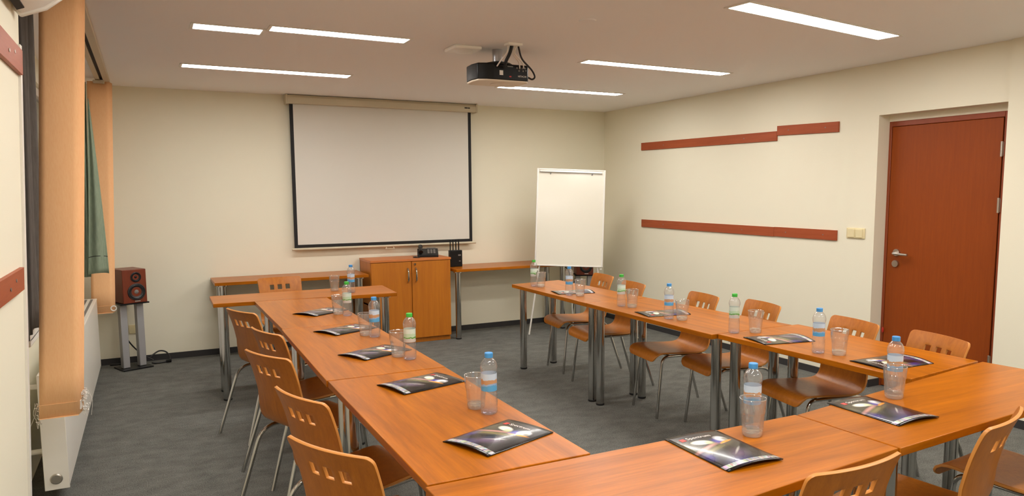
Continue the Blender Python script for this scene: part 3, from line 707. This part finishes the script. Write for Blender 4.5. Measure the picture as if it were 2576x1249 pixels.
cable('black cable on the carpet left of the left speaker stand', [(-.36,7.36,.01),(-.32,7.34,.012),(-.29,7.345,.012),(-.25,7.33,.01)], .008, 'cable', name='floor_cable')
cable('black cable arching from the right speaker down behind the far right table', [(4.42,7.30,.52),(4.36,7.24,.42),(4.34,7.2,.25),(4.30,7.16,.10),(4.26,7.12,.012)], .006, 'cable', name='speaker_cable')
cable('black cable with a plug hanging over the right side table legs', [(4.14,7.16,.56),(4.16,7.17,.63),(4.22,7.19,.66),(4.29,7.22,.58),(4.31,7.24,.46)], .006, 'cable', name='hanging_cable')

# sockets and switches
so = thing('wall_socket', 'cream power socket low on the back wall behind the left speaker stand', 'wall socket', (-.16,YB,.305))
MB().box(-.04,-.012,-.04,.04,0,.04).build('plate', M['cream'], so, bevel=.004)
MB().lathe([(.0001,-.0125),(.02,-.0125),(.022,-.016),(.0001,-.016)],20,(0,0,0),'y').build('insert', M['cream'], so)
sw = thing('light_switch', 'cream double light switch on the right wall beside the door', 'light switch', (XR,3.868,1.186))
MB().box(-.01,-.082,-.041,0,.082,.041).build('plate', M['cream'], sw, bevel=.003)
for y in (-.066,.006): MB().box(-.017,y,-.034,-.009,y+.062,.034).build('rocker', M['cream'], sw, bevel=.004)

# wall rails
def rail(lb, y0, y1, z0, z1, t0=.0, x=XR, th=.014, sgn=-1):
    # a board fixed flat to a side wall; z0/z1 centre heights at y0/y1
    h = .041; r = thing('wall_rail', lb, 'wall rail', (x,(y0+y1)/2,(z0+z1)/2), 0, 'brown wooden rails on the walls')
    L_ = (y1-y0)/2; d = (z1-z0)/2
    mb = MB(); xa, xb = (0, sgn*th)
    mb.extrude([(-L_,-d-h),(L_,d-h),(L_,d+h),(-L_,-d+h)], min(xa,xb), max(xa,xb), 'x'); mb.build('board', M['rail'], r, bevel=.001, seg=1)
    for k in (-.6,.6): MB().cyl((sgn*(th+.001),k*L_,k*d),.005,.002,10,'x').build('screw', M['greycap'], r)
    return r
rail('long upper brown rail on the right wall', 4.70, 6.665, 1.992, 2.010)
rail('short upper brown rail on the right wall, stepped above the long one', 4.06, 4.698, 2.020, 2.036)
rail('long lower brown rail on the right wall', 4.70, 6.645, 1.160, 1.168)
rail('short lower brown rail on the right wall, ending by the switch', 4.04, 4.698, 1.160, 1.162)
def lrail(lb, zc, h, y0, y1):
    r = thing('wall_rail', lb, 'wall rail', (xw(zc)+.001,(y0+y1)/2,zc), 0, 'brown wooden rails on the walls')
    k = .045*h; MB().extrude([(-k,-h),(.014-k,-h),(.014+k,h),(k,h)], -(y1-y0)/2, (y1-y0)/2, 'y').build('board', M['rail'], r, bevel=.001, seg=1)
    for dy, dz in ((-.18,.01),(-.30,-.006)): MB().cyl((.0145,(y1-y0)/2+dy,dz),.006,.002,10,'x').build('screw', M['white' if zc > 1.6 else 'greycap'], r)
lrail('upper brown rail cut by the left edge of the photo', 1.985, .043, .2, 3.183)
lrail('lower brown rail cut by the left edge of the photo', 1.225, .04, .2, 3.10)

# ------------------------------------------------------------------ radiator
rd = thing('radiator', 'long white panel radiator under the window on the left', 'radiator', (-.455,4.08,.0))
RL, RZ0, RZ1 = 2.84, .10, .665
MB().box(.02,.004,RZ0,.05,RL,RZ1-.01).box(-.05,.004,RZ0,-.02,RL,RZ1-.01).build('panel', M['radw'], rd, bevel=.005)
g_ = MB().box(-.052,0,RZ1-.012,.052,RL,RZ1)
g_.build('top_grille', M['radw'], rd, bevel=.004)
sl = MB()
for k in range(2): sl.box(-.03+k*.04,.05,RZ1-.0005,-.012+k*.04,RL-.05,RZ1+.0005)
sl.build('grille_slot', M['greycap'], rd, smooth=0)
MB().box(-.052,-.003,RZ0-.004,.052,.006,RZ1).build('end_cover', M['radw'], rd, bevel=.003)
v_ = MB().lathe([(.0001,-.012),(.020,-.012),(.022,-.006),(.025,-.004),(.027,-.0035),(.0001,-.003)],28,(-.002,0,.15),'y').build('valve_plug', M['steel'], rd)
for z in (.585,.26): MB().tube([(-.05,.12,z),(-.163,.12,z)],.013,12).lathe([(.0001,-.1645),(.03,-.1645),(.03,-.150),(.0001,-.150)],16,(0,.12,z),'x').build('bracket', M['radw'], rd)

# ------------------------------------------------------------------ window dressing
tr = thing('curtain_track', 'cream double curtain track on the ceiling along the window', 'curtain track', (-.27,3.3,CEIL))
MB().box(-.045,0,-.022,-.012,3.76,0).box(.012,0,-.028,.055,3.76,0).build('rail', M['track'], tr, bevel=.003)
MB().box(-.012,.01,-.006,.012,3.75,0).build('slot', M['blackm'], tr, smooth=0)
MB().box(-.06,3.60,-.05,.02,3.65,-.028).build('end_bracket', M['track'], tr, bevel=.003)
def blind(lb, y, xb0, xb1, xt0, xt1, zb, zt, nsl, dx, group):
    cxm = (xb0+xb1)/2
    t = thing('vertical_blind', lb, 'blind', (cxm,y,zb), 0, group)
    for k in range(nsl):
        mb = MB(); vs = []; fs = []; nz = 10; nx = 6
        for j in range(nz+1):
            q = j/nz; a = xb0+(xt0-xb0)*q-cxm+dx*k; b = xb1+(xt1-xb1)*q-cxm+dx*k
            for i in range(nx+1):
                u = i/nx; vs.append((a+(b-a)*u, .014*k + .006*(2*u-1)**2*(1 if k == 0 else .6) - (.004*u if k == 0 else 0), (zt-zb)*q))
        for j in range(nz):
            for i in range(nx): p = j*(nx+1)+i; fs.append((p,p+1,p+nx+2,p+nx+1))
        mb.add(vs, fs); s = mb.build('slat', M['blind'], t, smooth=60)
        sd = s.modifiers.new('thickness','SOLIDIFY'); sd.thickness = .0014
        if k == 0: MB().box(xb0-cxm+.001,-.004,.0,xb1-cxm-.001,-.0015,.004).box(xb0-cxm+.001,-.0032,.062,xb1-cxm-.001,-.0018,.0635).build('hem', M['blind'], s, smooth=0)
    return t
nb = blind('orange vertical blind hanging near the camera at the left', 3.72, -.464,-.315,-.347,-.200, .545, 2.43, 7, .0022, 'orange vertical blinds')
fb = blind('orange vertical blind at the far end of the window, by the corner', 6.98, -.453,-.297,-.375,-.215, .527, 2.43, 6, .003, 'orange vertical blinds')
def beads(parent, cx, cy, z0, z1, spread, n, rad=.0035):
    mb = MB()
    for k in range(n):
        x = cx+random.gauss(0,spread*.4); y = cy+random.gauss(0,.02); z = random.uniform(z0,z1)
        mb.lathe([(.0001,-rad),(rad,-rad*.3),(rad,rad*.3),(.0001,rad)],6,(x,y,z))
    for k in range(5):
        x = cx+random.gauss(0,spread*.6); mb.tube(smoothline([(x,cy,z1),(x+random.gauss(0,.01),cy,(z0+z1)/2),(x+random.gauss(0,.012),cy,z0-.02*random.random())],4),.0007,5)
    o = mb.build('bead_chain', M['white'], parent, smooth=60); o['kind'] = 'stuff'; return o
beads(nb, .094, .05, .0, .10, .02, 90); beads(nb, -.082, .06, -.04, .06, .010, 40)
MB().box(.078,.02,.02,.084,.09,.06).build('weight', M['white'], nb)
MB().lathe([(.016,-.006),(.024,-.006),(.024,.006),(.016,.006),(.016,-.006)],20,(.085,.0,.04),'y').build('chain_weight', M['white'], fb)

def sheet(name, lb, fn, nu, nv, mat, group=None, thick=.002):
    mb = MB(); vs = []; fs = []
    for j in range(nv+1):
        for i in range(nu+1): vs.append(fn(i/nu, j/nv))
    for j in range(nv):
        for i in range(nu): p = j*(nu+1)+i; fs.append((p,p+1,p+nu+2,p+nu+1))
    cx = sum(v[0] for v in vs)/len(vs); cy = sum(v[1] for v in vs)/len(vs); z0 = min(v[2] for v in vs)
    mb.add([(x-cx,y-cy,z-z0) for x,y,z in vs], fs); o = mb.build(name, M[mat], loc=(cx,cy,z0), smooth=80)
    sd = o.modifiers.new('thickness','SOLIDIFY'); sd.thickness = thick
    return tag(o, lb, 'curtain', group)
def nearc(u, v):
    z = .905+1.49*v; y = 3.27+.95*u
    return (-.50+.045*v+.026*math.sin(u*34+.5*math.sin(v*3))+.008*math.sin(u*80), y, z)
sheet('window_curtain', 'dark grey curtain hanging behind the near orange blind', nearc, 120, 14, 'curtaindark', 'window curtains')
def farstrip(u, v):
    z = .875+1.50*v; a = -.475+.085*v; b = -.415+.05*v
    return (a+(b-a)*u, 6.62+.012*math.sin(u*9+v), z)
sheet('window_curtain', 'narrow olive-grey curtain edge beside the draped green curtain', farstrip, 14, 16, 'curtain', 'window curtains')
def fard(u, v):
    z = .90+1.33*v; a = -.428+.075*v**.9; b = -.288-.062*v**1.35; k = 1-v
    return (a+(b-a)*u, 6.52+.020*math.sin(u*7.5+1.0-v*1.5)*(.4+.6*k)+.03*u, z+.012*math.sin(u*3))
gc = sheet('window_curtain', 'green curtain draped to the right in front of the far orange blind', fard, 24, 30, 'curtain', 'window curtains')
hm = MB(); vs = []; fs = []
for i in range(25):
    for q in (0,1):
        x, y, z = fard(i/24, .098+.004*q); vs.append((x-gc.location.x, y-gc.location.y-.003, z-gc.location.z))
for i in range(24): fs.append((2*i,2*i+2,2*i+3,2*i+1))
hm.add(vs, fs); hm.build('hem_seam', M['blackm'], gc, smooth=0)

# air conditioner on the left wall
ac = thing('air_conditioner', 'white wall air conditioner cut off at the top left corner', 'air conditioner', (-.362,1.9,2.138))
prof = [(0,.02),(.015,0),(.085,.03),(.14,.075),(.15,.12),(.15,.26),(.0,.28)]
MB().extrude(prof, 0, 1.20, 'y').build('body', M['white'], ac, bevel=.008, seg=3)
MB().extrude([(.012,-.004),(.034,.005),(.034,.012),(.012,.004)], .06, 1.12, 'y').build('air_slot', M['blackm'], ac, smooth=0)
MB().extrude([(-.006,.012),(.012,-.01),(.09,.022),(.148,.07),(.158,.12),(.158,.268),(-.006,.288)], 1.19, 1.215, 'y').build('end_cap', M['white'], ac, bevel=.006, seg=3)

# ------------------------------------------------------------------ camera, world, view
f_px, cx, cy = 1837.733, 1327.958, 677.017
yaw, pitch, roll = math.radians(27.452), math.radians(6.02), math.radians(-.298)
fw = Vector((math.sin(yaw)*math.cos(pitch), math.cos(yaw)*math.cos(pitch), -math.sin(pitch)))
rt_ = Vector((math.cos(yaw), -math.sin(yaw), 0)); up = rt_.cross(fw)
r2 = math.cos(roll)*rt_ + math.sin(roll)*up; u2 = -math.sin(roll)*rt_ + math.cos(roll)*up
cam = bpy.data.cameras.new('camera'); co = bpy.data.objects.new('camera', cam); C.objects.link(co)
mw = Matrix(((r2.x,u2.x,-fw.x,0),(r2.y,u2.y,-fw.y,0),(r2.z,u2.z,-fw.z,1.52),(0,0,0,1)))
co.matrix_world = mw
cam.sensor_fit = 'HORIZONTAL'; cam.sensor_width = 36; cam.lens = f_px/2576*36
cam.shift_x = (1288-cx)/2576; cam.shift_y = (cy-624.5)/2576
cam.clip_start = .02
sc_ = bpy.context.scene; sc_.camera = co
wd = bpy.data.worlds.new('night'); sc_.world = wd; wd.use_nodes = True
wd.node_tree.nodes['Background'].inputs[0].default_value = (.02,.03,.05,1); wd.node_tree.nodes['Background'].inputs[1].default_value = .3
vs_ = sc_.view_settings; vs_.view_transform = 'Standard'; vs_.look = 'None'; vs_.gamma = 1; vs_.use_curve_mapping = False; vs_.exposure = 0
sc_.cycles.transparent_max_bounces = 32; sc_.cycles.max_bounces = 12; sc_.cycles.diffuse_bounces = 6
